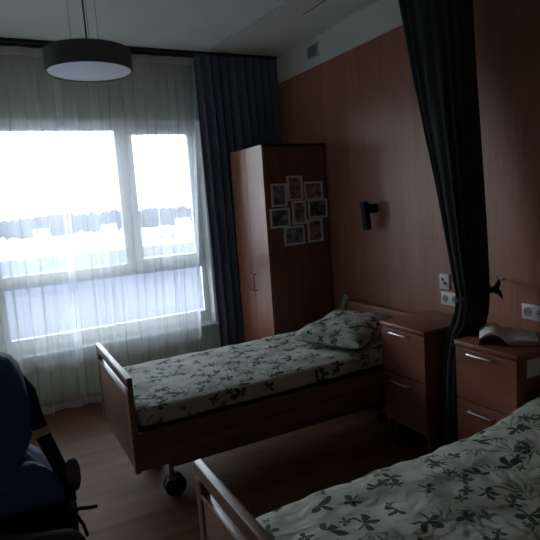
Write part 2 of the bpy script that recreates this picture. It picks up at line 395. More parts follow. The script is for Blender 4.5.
# ------------------------------------------------------------------ curtains
def track_pos(f): return f
def drape(x0t, x1t, x0b, x1b, y, ztop, zbot, folds, amp, ov, seed, nz=46, per=14, gather=.7, tz=None):
    """pleated hanging cloth, one continuous sheet"""
    rr = random.Random(seed); n = folds*per+1
    wob = [rr.uniform(-.5, .5) for _ in range(folds+2)]; am = [rr.uniform(.55, 1.25) for _ in range(folds+2)]
    rows = []
    for k in range(nz+1):
        t = k/nz; z = ztop+(zbot-ztop)*t
        xa = x0t+(x0b-x0t)*t; xb = x1t+(x1b-x1t)*t
        grow = .35+.65*min(1, t*4)
        row = []
        for i in range(n):
            u = i/(n-1); f = u*folds; j = int(f); fr_ = f-j
            w = wob[min(j, folds)]*(1-fr_)+wob[min(j+1, folds+1)]*fr_
            A = am[min(j, folds)]*(1-fr_)+am[min(j+1, folds+1)]*fr_
            ph = 2*math.pi*f+w*1.6+.5*math.sin(t*2.3+seed+w*3)
            pitch = (xb-xa)/folds
            edge = min(1, u*folds/.5, (1-u)*folds/.5)
            xx = xa+(xb-xa)*u+edge*(ov*pitch*math.sin(2*ph)*A*grow+w*pitch*.35)
            yy = y+amp*A*grow*math.sin(ph)*(0.3+.7*edge)+.006*noise.noise((xx*5, z*1.3, seed))
            zz = z if k < nz else z+.010*math.sin(ph*.37+seed)
            row.append(Vector((xx, yy, zz)))
        rows.append(row)
    return rows
def cloth_obj(name, rows, m, parent=None):
    mb = MB(); mb.rings(rows, cap=False, closed=False)
    return mb.build(name, m, parent, angle=180)

def sheer_panel(x0t, x1t, x0b, x1b, folds, seed, label):
    t = thing('sheer_curtain', label, 'curtain', (0, 0, 0), group='sheer curtains at the window')
    rows = drape(x0t, x1t, x0b, x1b, 4.575, 2.915, .025, folds, .034, .15, seed)
    # pull the lowest centimetres into the hem
    cloth_obj('voile', rows, M['sheer'], t)
    hem = [[v+Vector((0, -.0025, 0)) for v in rows[-1]], [v+Vector((0, -.0025, .06)) for v in rows[-2]]]
    z0 = rows[-1]
    hem = [[Vector((v.x, v.y-.003, v.z)) for v in rows[-1]], [Vector((a.x*.0+b.x, b.y-.003, b.z)) for a, b in zip(rows[-1], rows[-2])]]
    cloth_obj('hem', hem, M['hem'], t)
    top = [[Vector((v.x, v.y-.003, v.z)) for v in rows[0]], [Vector((v.x, v.y-.003, v.z)) for v in rows[1]]]
    cloth_obj('heading_tape', top, M['hem'], t)
    for e, nm in ((0, 'side_hem'), (-1, 'side_hem')):
        st = []
        for r in rows:
            v = r[e]; s = .028 if e == 0 else -.028
            st.append([Vector((v.x, v.y-.003, v.z)), Vector((v.x+s, v.y-.003, v.z))])
        cloth_obj(nm, st, M['hem'], t)
    return t
sheer_panel(-4.2, -1.952, -4.2, -2.042, 11, 3, 'sheer white curtain hanging before the left two thirds of the window, under the lamp')
sheer_panel(-1.948, -.79, -2.038, -.97, 6, 8, 'sheer white curtain beside the navy curtain, in front of the narrower window pane')

nv = thing('blackout_curtain', 'dark navy blackout curtain drawn aside in the corner behind the wardrobe', 'curtain')
rows = drape(-.835, -.02, -.80, -.02, 4.47, 2.915, .03, 10, .042, .14, 21)
cloth_obj('drape', rows, M['navy'], nv)
rh = [[Vector((v.x, v.y-.004, v.z)) for v in rows[0]], [Vector((v.x, v.y-.004, v.z)) for v in rows[1]]]
cloth_obj('heading_tape', rh, M['navy'], nv)

rl = thing('curtain_rail', 'dark double curtain rail fixed to ceiling above the window', 'curtain rail', (0, 0, 0))
MB().box((XL+.02, 4.45, 2.918), (-.02, 4.50, 2.94), .003).build('front_rail', M['dark_plastic'], rl)
MB().box((XL+.02, 4.555, 2.918), (-.02, 4.60, 2.94), .003).build('rear_rail', M['dark_plastic'], rl)

# privacy curtain bunched between the two bedside cabinets
pc = thing('privacy_curtain', 'charcoal privacy curtain gathered at the wall between the two bedside cabinets', 'curtain', (0, 0, 0))
prof = [(2.915, 2.545, 2.015, .11), (2.736, 2.50, 2.015, .11), (2.555, 2.457, 2.01, .11), (2.26, 2.39, 1.998, .115), (1.907, 2.30, 1.985, .115), (1.617, 2.218, 1.975, .115),
        (1.334, 2.158, 1.962, .11), (1.12, 2.118, 1.952, .10), (1.03, 2.105, 1.948, .09), (.95, 2.115, 1.952, .09), (.87, 2.14, 1.965, .09), (.83, 2.155, 2.002, .09), (.559, 2.195, 2.004, .10), (.03, 2.205, 2.006, .11)]
CX = -.265
def interp(z):
    for a, b_ in zip(prof[:-1], prof[1:]):
        if b_[0] <= z <= a[0]:
            t = (a[0]-z)/(a[0]-b_[0]); t2 = t
            return [a[i]+(b_[i]-a[i])*t2 for i in range(1, 4)]
    return prof[-1][1:]
nfl = 17; rows = []; npc = nfl*12
for k in range(80):
    z = 2.915+(.03-2.915)*k/79
    yl, yr, bx = interp(z)
    cy, ay = (yl+yr)/2, (yl-yr)/2; cx = CX-.03*min(1, max(0, (.98-z)/.3))
    row = []
    for i in range(npc):
        t = 2*math.pi*i/npc
        w = 1-.16*(.5+.5*math.cos(nfl*t+.9*math.sin(3*t+z*.4)+.35*math.sin(z*2.1+t)))*(0.8+.5*math.sin(5*t+1))
        c, s = math.cos(t), math.sin(t); p = 2.2
        row.append(Vector((cx+bx*w*math.copysign(abs(c)**(2/p), c)*1.02, cy+ay*(1-(1-w)*.30)*math.copysign(abs(s)**(2/p), s), z)))
    rows.append(row)
MB().rings(rows).build('drape', M['grey_curtain'], pc, angle=180)
tb = thing('curtain_tieback', 'grey fabric tieback wrapped around the charcoal curtain near the sockets', 'tieback', (0, 0, 0))
loop = []
nt_ = 40
for lift in (-.012, .012):
    r_ = []
    for i in range(nt_):
        t = 2*math.pi*i/nt_; c, s = math.cos(t), math.sin(t); p = 2.2
        zc = 1.045 - .03*s + .02*c          # higher at the hook side
        yl, yr, bx = interp(zc)
        r_.append(Vector((CX+(bx+.003)*math.copysign(abs(c)**(2/p), c)*1.03, (yl+yr)/2+((yl-yr)/2+.001)*math.copysign(abs(s)**(2/p), s), zc+lift)))
    loop.append(r_)
MB().rings(loop, cap=False).build('band', M['tie'], tb, angle=180)
MB().tube([(-.24, 1.955, 1.06), (-.17, 1.955, 1.065), (-.10, 1.995, 1.08), (-.045, 2.035, 1.092)], [.013, .019, .013, .006], 8).build('loop_end', M['grey_curtain'], tb)
MB().tube([(-.19, 1.955, 1.06), (-.155, 1.945, 1.045), (-.14, 1.935, 1.01)], [.012, .014, .003], 8).build('tassel', M['grey_curtain'], tb)
hk = thing('tieback_hook', 'small pale metal hook on the wood panelling right of the charcoal curtain', 'hook', (0, 2.045, 1.09))
MB().cyl((0, 0, 0), (-.006, 0, 0), .011, 16).build('hook_plate', M['grey_plastic'], hk)
MB().tube([(-.004, 0, 0), (-.03, 0, -.002), (-.045, 0, .004), (-.05, 0, .018)], .0045, 8).sphere((-.05, 0, .02), .006).build('hook_arm', M['chrome'], hk)

# ------------------------------------------------------------------ ceiling things
ct = thing('ceiling_track', 'long white curtain track running along the ceiling towards the navy curtain', 'curtain track', (0, 0, 0))
dx = -.09/1.14
rot = None
tr = MB()
for o_ in (-.018, .012):
    a = Vector((-.61+o_, 3.2, 2.93)); d = Vector((-.079, 1, 0))
    p0 = a-d*1.6; p1 = a+d*1.14
    tr.rings([[p0+Vector((0, 0, -.004)), p0+Vector((.008, 0, -.004)), p0+Vector((.008, 0, .0095)), p0+Vector((0, 0, .0095))],
              [p1+Vector((0, 0, -.004)), p1+Vector((.008, 0, -.004)), p1+Vector((.008, 0, .0095)), p1+Vector((0, 0, .0095))]])
tr.build('rail_profile', M['white_plastic'], ct, smooth=False)
p0 = Vector((-.61-.014, 3.2, 2.935))-Vector((-.079, 1, 0))*1.6; p1 = p0+Vector((-.079, 1, 0))*2.74
MB().rings([[p0, p0+Vector((.03, 0, 0)), p0+Vector((.03, 0, .0045)), p0+Vector((0, 0, .0045))], [p1, p1+Vector((.03, 0, 0)), p1+Vector((.03, 0, .0045)), p1+Vector((0, 0, .0045))]]).build('rail_channel', M['white_plastic'], ct, smooth=False)
hp = thing('access_panel', 'flat square access panel in the ceiling close to the panelled wall', 'ceiling panel', (-.205, 3.1, 2.94))
MB().box((-.155, -.31, -.006), (.155, .31, -.0005), .002).build('panel_board', M['ceiling'], hp)
MB().box((-.163, -.318, -.003), (-.156, .318, -.0005)).box((.156, -.318, -.003), (.163, .318, -.0005)).box((-.163, .311, -.003), (.163, .318, -.0005)).box((-.163, -.318, -.003), (.163, -.311, -.0005)).build('panel_frame', M['grey_metal'], hp, smooth=False)

vg = thing('vent_grille', 'square grey ventilation grille on the white strip high on the right wall', 'vent', (.013, 3.893, 2.836))
fb = MB()
fb.box((-.012, -.085, -.058), (0, -.073, .058), .002).box((-.012, .073, -.058), (0, .085, .058), .002).box((-.012, -.085, .047), (0, .085, .058), .002).box((-.012, -.085, -.058), (0, .085, -.047), .002)
fb.build('grille_frame', M['white_plastic'], vg)
sv = MB()
for k in range(6): sv.box((-.010, -.074, -.040+k*.016-.004), (-.002, .074, -.040+k*.016+.003), .001, 1, Matrix.Rotation(R(25), 3, 'Y'))
sv.build('louvre', M['vent_blue'], vg)
MB().box((-.003, -.075, -.05), (-.0005, .075, .05)).build('duct_back', M['grey_metal'], vg, smooth=False)

pl = thing('pendant_lamp', 'round grey drum pendant lamp with pale diffuser hanging before the window', 'lamp', (-1.922, 3.32, 2.439))
RD = .244
MB().lathe([(RD, .0), (RD+.002, .004), (RD+.002, .118), (RD-.006, .122), (.02, .126), (.02, .120), (RD-.010, .117), (RD-.010, .004), (RD, .0)], n=64).build('drum_shade', M['lamp_shade'], pl, angle=30)
MB().lathe([(.0005, .002), (RD*.6, .003), (RD-.012, .006), (RD-.011, .012), (.0005, .012)], n=64).build('diffuser', M['diffuser'], pl, angle=30)
ch = 2.94-2.437
MB().tube([(0, 0, .124), (.002, 0, .25), (0, 0, ch-.02)], .005, 8).build('power_cord', M['dark_plastic'], pl)
for k in range(3):
    a = R(150+120*k)
    MB().cyl((.09*math.cos(a), .09*math.sin(a), .122), (.09*math.cos(a), .09*math.sin(a), ch-.01), .0012, 6).build('suspension_wire', M['grey_metal'], pl)
MB().lathe([(.0005, ch-.03), (.115, ch-.028), (.12, ch-.02), (.12, ch)], n=32).build('ceiling_rose', M['lamp_shade'], pl)

# ------------------------------------------------------------------ wardrobe
wr = thing('wardrobe', 'tall red-brown wooden wardrobe in the corner beyond the made bed', 'wardrobe', (0, 0, 0))
cb = MB(); X0, Y0_, Y1_, ZT = -.60, 3.77, 4.385, 2.067
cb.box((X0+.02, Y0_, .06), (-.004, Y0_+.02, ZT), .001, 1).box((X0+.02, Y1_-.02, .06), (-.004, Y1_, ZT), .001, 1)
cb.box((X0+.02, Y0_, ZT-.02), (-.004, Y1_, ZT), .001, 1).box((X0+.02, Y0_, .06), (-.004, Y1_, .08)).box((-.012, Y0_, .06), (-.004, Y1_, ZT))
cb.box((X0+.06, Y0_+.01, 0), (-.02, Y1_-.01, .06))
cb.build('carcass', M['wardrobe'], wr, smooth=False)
ym = (Y0_+Y1_)/2
for k, (a, b_) in enumerate(((Y0_, ym-.0015), (ym+.0015, Y1_))):
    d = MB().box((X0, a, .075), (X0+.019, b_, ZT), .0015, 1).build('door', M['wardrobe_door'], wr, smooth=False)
    yh = b_-.045 if k == 0 else a+.045
    h = MB().tube([(X0, yh, .875), (X0-.026, yh, .875), (X0-.03, yh, .885), (X0-.03, yh, 1.005), (X0-.026, yh, 1.015), (X0, yh, 1.015)], .005, 8)
    h.build('handle', M['bronze'], d)

# photo collage frame on the side of the wardrobe
pf = thing('photo_collage', 'cluster of eight white photo frames on the wardrobe side panel', 'picture frame', (-.29, Y0_, 1.52))
def frame(x0, x1, z0, z1, y, tone, seed):
    cx, cz = (x0+x1)/2+.29, (z0+z1)/2-1.52; w, h = (x1-x0)/2, (z1-z0)/2; b_ = .017
    f = MB(); yo, yi = -.016-y, -.001-y
    f.box((cx-w, yo, cz+h-b_), (cx+w, yi, cz+h), .002, 1).box((cx-w, yo, cz-h), (cx+w, yi, cz-h+b_), .002, 1)
    f.box((cx-w, yo, cz-h+b_-.001), (cx-w+b_, yi, cz+h-b_+.001), .002, 1).box((cx+w-b_, yo, cz-h+b_-.001), (cx+w, yi, cz+h-b_+.001), .002, 1)
    fo = f.build('photo_frame', M['white_plastic'], pf)
    MB().box((cx-w+b_, -.007-y, cz-h+b_), (cx+w-b_, -.004-y, cz+h-b_)).build('photo', photo_mat('photo_%d' % seed, tone, seed), fo, smooth=False)
cool = [(.06, .07, .10, 1), (.20, .22, .27, 1), (.42, .42, .45, 1)]; warm = [(.08, .05, .05, 1), (.30, .20, .17, 1), (.55, .46, .42, 1)]; dk = [(.02, .025, .04, 1), (.10, .12, .17, 1), (.40, .42, .45, 1)]
frame(-.547, -.403, 1.572, 1.756, .0, cool, 1)
frame(-.396, -.252, 1.612, 1.812, .002, warm, 2)
frame(-.238, -.055, 1.607, 1.758, .0, warm, 3)
frame(-.572, -.388, 1.402, 1.560, .002, dk, 4)
frame(-.365, -.232, 1.417, 1.608, .004, warm, 5)
frame(-.208, -.020, 1.455, 1.612, .0, dk, 6)
frame(-.455, -.260, 1.252, 1.408, .002, cool, 7)
frame(-.228, -.078, 1.258, 1.450, .0, warm, 8)

# ------------------------------------------------------------------ reading lamp
rd = thing('wall_lamp', 'small black swivel reading lamp on the wood panelling above the bed', 'lamp', (0, 3.15, 1.515))
MB().cyl((0, 0, 0), (-.014, 0, 0), .036, 24).build('wall_plate', M['black_metal'], rd)
MB().cyl((-.012, 0, 0), (-.07, 0, .002), .030, 24).cyl((-.045, 0, .001), (-.085, 0, .004), .036, 24).build('swivel_arm', M['black_metal'], rd)
rt_ = Matrix.Rotation(R(-6), 3, 'Y') @ Matrix.Rotation(R(10), 3, 'Z')
MB().box((-.120, -.03, -.155), (-.080, .03, .055), .010, 3, rt_, (-.10, 0, 0)).build('lamp_head', M['black_metal'], rd)
MB().box((-.123, -.022, -.145), (-.118, .022, .045), .002, 2, rt_, (-.10, 0, 0)).build('lamp_lens', M['black_metal'], rd)

# ------------------------------------------------------------------ sockets
def plate(name, label, cat, y, z, w, h, kind):
    t = thing(name, label, cat, (0, y, z), group=None)
    MB().box((-.010, -w/2, -h/2), (0, w/2, h/2), .003, 2).build('face_plate', M['white_plastic'], t)
    if kind == 'data':
        MB().box((-.013, .004, .004), (-.009, .020, .024), .001).box((-.013, -.016, -.020), (-.009, .002, .0), .001).build('jack', M['dark_plastic'], t)
    else:
        ns = 2 if w > .12 else 1
        for k in range(ns):
            yy = (w/4 if k == 0 else -w/4) if ns == 2 else 0
            s = MB(); s.rings([[Vector((x, yy+r*math.cos(a), r*math.sin(a))) for a in [2*math.pi*i/24 for i in range(24)]] for x, r in ((-.011, .025), (-.0125, .024), (-.0125, .021), (-.0105, .0195), (-.0105, .001))], cap=False)
            o = s.build('socket_well', M['grey_plastic'], t)
            MB().cyl((-.0100, yy+.009, 0), (-.0112, yy+.009, 0), .0028, 8).cyl((-.0100, yy-.009, 0), (-.0112, yy-.009, 0), .0028, 8).build('pin_hole', M['dark_plastic'], o)
    return t
plate('data_outlet', 'single white data outlet above the double socket on the panelling', 'outlet', 2.482, 1.03, .085, .10, 'data')
plate('power_socket', 'white double power socket just above the bed side cabinet, half behind charcoal curtain', 'socket', 2.435, .922, .155, .085, 'power')
plate('power_socket', 'white power socket on the wall behind the open book, at the right', 'socket', 1.84, .925, .155, .085, 'power')

# ------------------------------------------------------------------ beds
def set_uv(o, zt):
    me = o.data; uvl = me.uv_layers.new(name='UVMap')
    for p in me.polygons:
        n = p.normal
        for li in p.loop_indices:
            v = me.vertices[me.loops[li].vertex_index].co
            x, y = v.x, v.y
            if abs(n.x) > .75: x = x+math.copysign(max(0, zt-v.z), n.x)
            elif abs(n.z) < .95 or abs(n.z) >= .95: y = y+math.copysign(max(0, zt-v.z), v.y)*(1 if abs(n.y) > .2 or n.z < .95 else 0)
            uvl.data[li].uv = (x+4, y+4)
def soft_block(L_, W_, T_, ztop, bulge, seed, nx=90, ny=48, lift=None, wr=.006, wscale=5):
    """mattress-like rounded block: closed loops around the section, swept along x"""
    rings = []
    for i in range(nx+1):
        u = i/nx; x = -L_/2+L_*u
        e = min(u, 1-u)*L_; k = 1.0 if e > .05 else math.sqrt(max(.02, 1-((.05-e)/.05)**2))
        row = []
        m = ny*2
        for j in range(m):
            t = 2*math.pi*j/m; c, s = math.cos(t), math.sin(t); p = 7.0
            rr = (abs(c)**p+abs(s)**p)**(-1/p)
            y = W_/2*c*rr*(.94+.06*k); zz = T_/2*s*rr*(.72+.28*k)
            z = ztop-T_/2+zz
            if s > 0:
                z += bulge*(1-(2*y/W_)**2)*(1-(2*x/L_)**4)
                z += wr*noise.noise((x*wscale*.6+seed, y*wscale, seed*.7))+wr*.6*noise.noise((x*wscale*2.1, y*wscale*1.2+seed, 3.3))
            if lift: z += lift(x)
            row.append(Vector((x, y+.004*noise.noise((x*4, z*9, seed+j*.0)), z)))
        rings.append(row)
    return MB().rings(rings)

BX = -1.03      # bed centre x
def make_bed(label, dz=0):
    t = thing('care_bed', label, 'bed', (BX, 3.055, 0), group=None)
    hw = .4425
    # footboard with a hand slot (outer face at x = -1.01)
    xo, xi = -1.012, -.980
    f = MB().box((xo+.004, -hw+.05, .30), (xi-.004, hw-.05, .695), .003).build('footboard', M['bedwood'], t)
    MB().box((xo, -hw, .742), (xi, hw, .795), .008, 3).build('top_rail', M['bedwood'], f)
    for s in (-1, 1):
        MB().box((xo, s*hw, .285), (xi, s*(hw-.055), .745), .007, 3).build('post', M['bedwood'], f)
    MB().box((xo, -hw+.05, .68), (xi, hw-.05, .697), .002, 2).build('slot_lip', M['bedwood'], f)
    hx0, hx1 = .965, 1.005
    h = MB().box((hx0+.006, -hw+.05, .30), (hx1-.006, hw-.05, .70), .003).build('headboard', M['headwood_lit'], t)
    MB().box((hx0, -hw, .69), (hx1, hw, .782), .010, 3).build('top_rail', M['headwood_lit'], h)
    for s in (-1, 1): MB().box((hx0, s*hw, .285), (hx1, s*(hw-.055), .70), .007, 3).build('post', M['headwood_lit'], h)
    for s in (-1, 1):
        MB().box((xi-.002, s*(hw-.004), .394), (hx0+.002, s*(hw-.028), .495+dz*.8), .006, 2).build('side_board', M['bedrail_shaded'], t)
        MB().box((xi-.002, s*(hw-.004), .292), (hx0+.002, s*(hw-.024), .3945), .006, 2).build('side_board', M['bedrail_shaded'], t)
    pf_ = MB().box((xi, -hw+.04, .455+dz), (hx0, hw-.04, .485+dz), .004)
    for k in range(9): pf_.box((-.88+k*.21, -hw+.05, .484+dz), (-.80+k*.21, hw-.05, .498+dz), .002, 1)
    pf_.build('mattress_platform', M['grey_metal'], t)
    ch_ = MB().box((-.80, -.31, .20), (.80, -.27, .25), .004).box((-.80, .27, .20), (.80, .31, .25), .004)
    for x in (-.75, 0, .75): ch_.box((x-.02, -.27, .205), (x+.02, .27, .245), .004)
    for s in (-1, 1):
        ch_.tube([(-.70, s*.2, .25), (-.15, s*.2, .45+dz)], .018, 8); ch_.tube([(.70, s*.2, .25), (.15, s*.2, .45+dz)], .018, 8)
    ch_.build('chassis', M['grey_metal'], t)
    for sx in (-1, 1):
        for sy in (-1, 1):
            cx, cy = sx*.775, sy*.235
            cs = MB().cyl((cx, cy, .11), (cx, cy, .21), .014, 12).box((cx-.03, cy-.03, .095), (cx+.03, cy+.03, .125), .008).build('caster', M['grey_metal'], t)
            w = MB()
            for o_ in (-.017, .017):
                w.tube([(cx+.012, cy+o_-.009, .062), (cx+.012, cy+o_+.009, .062)], .062, 24)
            w.build('wheel', M['dark_plastic'], cs)
    return t
bed = make_bed('wooden hospital bed beside the wardrobe with its whole length in view')
bed2 = make_bed('nearer wooden hospital bed at the bottom right, mostly cut off by the frame', -.055)
bed2.location = (BX-.005, 1.163, 0)
tag(bed, group='hospital beds'); tag(bed2, group='hospital beds')

mt = soft_block(1.925, .86, .117, .62, .010, 2.0, wr=.007, lift=lambda x: .02*max(0, x)).build('mattress', M['floral'], loc=(BX+.0, 3.055, 0), angle=180)
set_uv(mt, .62); tag(mt, 'mattress under a cream leaf-print sheet on the bed beside the wardrobe', 'mattress', 'mattresses with leaf-print covers')
def lift2(x): return .03*max(0, x)+.16*max(0, x-.25)**1.2
m2 = soft_block(1.912, .82, .10, .555, .045, 5.0, nx=130, ny=60, wr=.016, wscale=6, lift=lift2).build('mattress', M['floral'], loc=(BX, 1.163, 0), angle=180)
set_uv(m2, .58); tag(m2, 'mattress with a rumpled leaf-print cover on the nearer bed, bottom right', 'mattress', 'mattresses with leaf-print covers')

# pillow on the far bed
def pillow():
    rings = []; nx, m = 44, 56; Wd, Ln, T = .60, .52, .17
    for i in range(nx+1):
        u = -1+2*i/nx; row = []
        for j in range(m):
            t = 2*math.pi*j/m; c, s = math.cos(t), math.sin(t)
            fy = math.copysign(abs(c)**.55, c)
            pin = 1-.10*(1-abs(fy))*0 - .05*(1-u*u)*0
            thick = (max(0, 1-abs(u)**5.0))**.5*(max(0, 1-abs(fy)**4.5))**.5
            z = T*.5*math.copysign(thick, s)*(1 if s > 0 else .55)
            x = Wd/2*u*(1-.05*(1-fy*fy)); y = Ln/2*fy*(1-.05*(1-u*u))
            z += .010*noise.noise((x*7, y*7, 1.2 if s > 0 else 4))*thick*2
            row.append(Vector((x, y, z)))
        rings.append(row)
    return MB().rings(rings)
pw = pillow().build('pillow', M['floral_pillow'], loc=(-.452, 2.955, .703), angle=180)
set_uv(pw, .06)
pw.rotation_euler = (R(0), R(-4), R(24))
tag(pw, 'plump cream pillow with green leaf print at the head of the far bed', 'pillow')

# bed handset clipped to the headboard
hs = thing('bed_remote', 'grey-green bed remote hooked upright on the headboard in front of the wardrobe', 'remote control', (-.088, 3.532, .685))
rr_ = Matrix.Rotation(R(24), 3, 'X') @ Matrix.Rotation(R(4), 3, 'Y')
MB().box((-.012, -.026, -.01), (.012, .026, .155), .008, 3, rr_, (0, 0, 0)).build('handset', M['pale_plastic'], hs)
bt = MB()
for k in range(4):
    for y in (-.011, .011): bt.box((-.0145, y-.006, .03+k*.028), (-.0115, y+.006, .046+k*.028), .002, 2, rr_, (0, 0, 0))
bt.build('button', M['grey_plastic'], hs)
MB().tube([(0, 0, -.008), (.004, .01, -.06), (.01, .03, -.2), (.03, .02, -.34)], .004, 8).build('cable', M['dark_plastic'], hs)

# ------------------------------------------------------------------ bedside cabinets
def cabinet(y0, y1, label):
    cy = (y0+y1)/2; w = (y1-y0)/2
    t = thing('bedside_cabinet', label, 'cabinet', (-.225, cy, 0), group='bedside cabinets')
    bx0, bx1 = -.20, .195
    b = MB()
    b.box((bx0, -w+.008, .12), (bx1, -w+.026, .80), .001, 1).box((bx0, w-.026, .12), (bx1, w-.008, .80), .001, 1)
    b.box((bx1-.012, -w+.02, .19), (bx1, w-.02, .80)).box((bx0, -w+.02, .19), (bx1, w-.02, .208)).box((bx0+.005, -w+.02, .505), (bx1, w-.02, .52)).box((bx0, -w+.02, .785), (bx1, w-.02, .80))
    b.build('body', M['cab'], t, smooth=False)
    MB().box((-.224, -w, .80), (bx1+.008, w, .826), .004, 2).build('top', M['cab'], t)
    for z0, z1, nm, hz in ((.515, .795, 'drawer', .772), (.195, .508, 'drawer', .465)):
        d = MB().box((-.218, -w+.006, z0), (-.201, w-.006, z1), .002, 1).build(nm, M['cab'], t, smooth=False)
        hy = .02
        h = MB().tube([(-.217, hy+.072, hz), (-.240, hy+.072, hz), (-.243, hy+.064, hz), (-.243, hy-.064, hz), (-.240, hy-.072, hz), (-.217, hy-.072, hz)], .0055, 8)
        h.build('handle', M['chrome'], d)['label'] = 'slim shiny metal bar handle'
    for sx in (-1, 1):
        for sy in (-1, 1):
            c = MB().box((sx*.155-.012, sy*(w-.04)-.012, .055), (sx*.155+.012, sy*(w-.04)+.012, .195), .004).build('caster', M['grey_metal'], t)
            MB().tube([(sx*.155+.008, sy*(w-.04)-.012, .032), (sx*.155+.008, sy*(w-.04)+.012, .032)], .032, 16).build('wheel', M['dark_plastic'], c)
    return t
c1 = cabinet(2.215, 2.604, 'red-brown bedside cabinet with two bar handles and bare top beside the far bed')
c2 = cabinet(1.613, 1.995, 'red-brown bedside cabinet carrying the open book, at the right edge')
wp = MB().box((-.142, -.188, .695), (.06, -.178, .785), .006, 2).build('label_holder', M['white_plastic'], c2)
wp['label'] = 'white plate on the cabinet side'

# open book
bk = thing('open_book', 'open book lying face up on the right bedside cabinet', 'book', (-.262, 1.81, .828), R(0))
def book_side(sgn, thick, curl):
    # pages rise from the spine; profile across the page width
    Wp, Hp = .135, .20
    prof = []
    n = 12
    top = []; 
    for i in range(n+1):
        u = i/n; z = thick*(.55+.45*math.sin(min(1, u*2.2)*math.pi/2))+curl*math.sin(u*math.pi*.9)*1.0 - thick*.25*u
        top.append((sgn*u*Wp, z+.003))
    bot = [(sgn*Wp, .003), (0, .003)]
    if curl > .02:      # a sheaf of pages arching free of the cover
        bot = [(x, max(.003, z-.011)) for x, z in reversed(top)]
    return top+bot, Hp
ba = R(-49)
def rotb(v): return Vector((v.x*math.cos(ba)-v.y*math.sin(ba), v.x*math.sin(ba)+v.y*math.cos(ba), v.z))
for sgn, th, cu, nm in ((-1, .016, .046, 'left_pages'), (1, .026, .004, 'right_pages')):
    pr, Hp = book_side(sgn, th, cu)
    mb = MB(); mb.prism([(p[0], p[1]) for p in pr], 1, -Hp/2, Hp/2)
    for v in mb.bm.verts: v.co = rotb(v.co)
    o = mb.build('pages', M['paper'], bk, angle=30)
    # warm page edges on the fore side
    xs = sgn*.135; zt_ = pr[12][1]
    e = MB().box((min(xs, xs+sgn*.001), -Hp/2+.001, .004), (max(xs, xs+sgn*.001), Hp/2-.001, max(.008, zt_-.002)))
    if sgn > 0: e.box((.01, -Hp/2-.001, .004), (.134, -Hp/2, th*.75)).box((.01, Hp/2, .004), (.134, Hp/2+.001, th*.75))
    for v in e.bm.verts: v.co = rotb(v.co)
    e.build('page_edge', M['page_edge'], o, smooth=False)
cv = MB().box((-.14, -.104, -.001), (.14, .104, .003), .001, 1)
for v in cv.bm.verts: v.co = rotb(v.co)
cv.build('cover', M['bookcover'], bk, smooth=False)

# ------------------------------------------------------------------ chair with backpack, lower left
chair = thing('chair', 'dark chair at the lower left, seen from behind under the backpack', 'chair', (-2.60, 1.545, 0), R(-38))
cr = []
for k, (z, inset) in enumerate(((.42, .03), (.46, .008), (.60, 0), (.725, 0), (.753, .006), (.771, .022), (.779, .05))):
    row = []
    for i in range(25):
        u = -1+2*i/24; x = u*(.215-inset); y = .035*(u*u)-.005
        row.append((x, y, z))
    ring = [Vector((x, y, z)) for x, y, z in row]+[Vector((x, y-.026+(.008 if k >= 5 else 0), z)) for x, y, z in reversed(row)]
    cr.append(ring)
MB().rings(cr).build('backrest', M['chair_back'], chair, angle=50)
MB().box((-.215, .02, .405), (.215, .40, .445), .018, 3).build('seat', M['seat_fabric'], chair)
for s in (-1, 1):
    MB().tube([(s*.195, .01, .70), (s*.20, -.008, .45), (s*.205, -.05, .0)], .011, 10).build('leg', M['grey_metal'], chair)
    MB().tube([(s*.195, .37, .41), (s*.20, .40, .0)], .011, 10).build('leg', M['grey_metal'], chair)
    MB().tube([(s*.198, .0, .40), (s*.198, .37, .40)], .010, 8).build('seat_rail', M['grey_metal'], chair)

bp = thing('backpack', 'blue backpack with dark padded strap slumped on the chair, cut off by left edge', 'backpack', (0, 0, 0))
prof_b = [(.452, -2.470, .10), (.50, -2.452, .125), (.56, -2.448, .135), (.62, -2.445, .14), (.68, -2.450, .14), (.73, -2.455, .14), (.77, -2.462, .14), (.81, -2.472, .138), (.845, -2.492, .132), (.88, -2.526, .125),
          (.93, -2.504, .118), (.98, -2.502, .115), (1.03, -2.498, .112), (1.08, -2.498, .108), (1.12, -2.504, .10), (1.16, -2.518, .09), (1.19, -2.538, .075), (1.215, -2.582, .055), (1.23, -2.622, .03)]
rg = []
for z, xr, b_ in prof_b:
    xl = -2.79 if z < 1.1 else -2.79+(z-1.1)*.8
    cx, a = (xr+xl)/2, (xr-xl)/2
    ring = superring(cx, 1.845, z, a, b_, 40, 2.7)
    for v in ring:
        v += Vector((.010*noise.noise((v.x*9, v.y*9, v.z*9)), .014*noise.noise((v.x*8+4, v.y*8, v.z*8)), 0))
    rg.append(ring)
low = rg[:7]; 
MB().rings(rg).build('main_body', M['blue_fabric'], bp, angle=180)
# rounded front pocket, a slack fold that bulges to the right
pk = []
for z, xr, b_ in ((.70, -2.46, .03), (.715, -2.445, .055), (.735, -2.436, .062), (.76, -2.438, .072), (.81, -2.45, .065), (.845, -2.475, .05), (.87, -2.51, .028)):
    ring = superring((xr-2.76)/2, 1.745, z, (xr+2.76)/2, b_, 32, 2.4)
    for v in ring: v += Vector((.008*noise.noise((v.x*11, v.y*9, v.z*9)), .01*noise.noise((v.x*8+9, v.y*8, v.z*8)), 0))
    pk.append(ring)
MB().rings(pk).build('front_pocket', M['blue_fabric'], bp, angle=180)
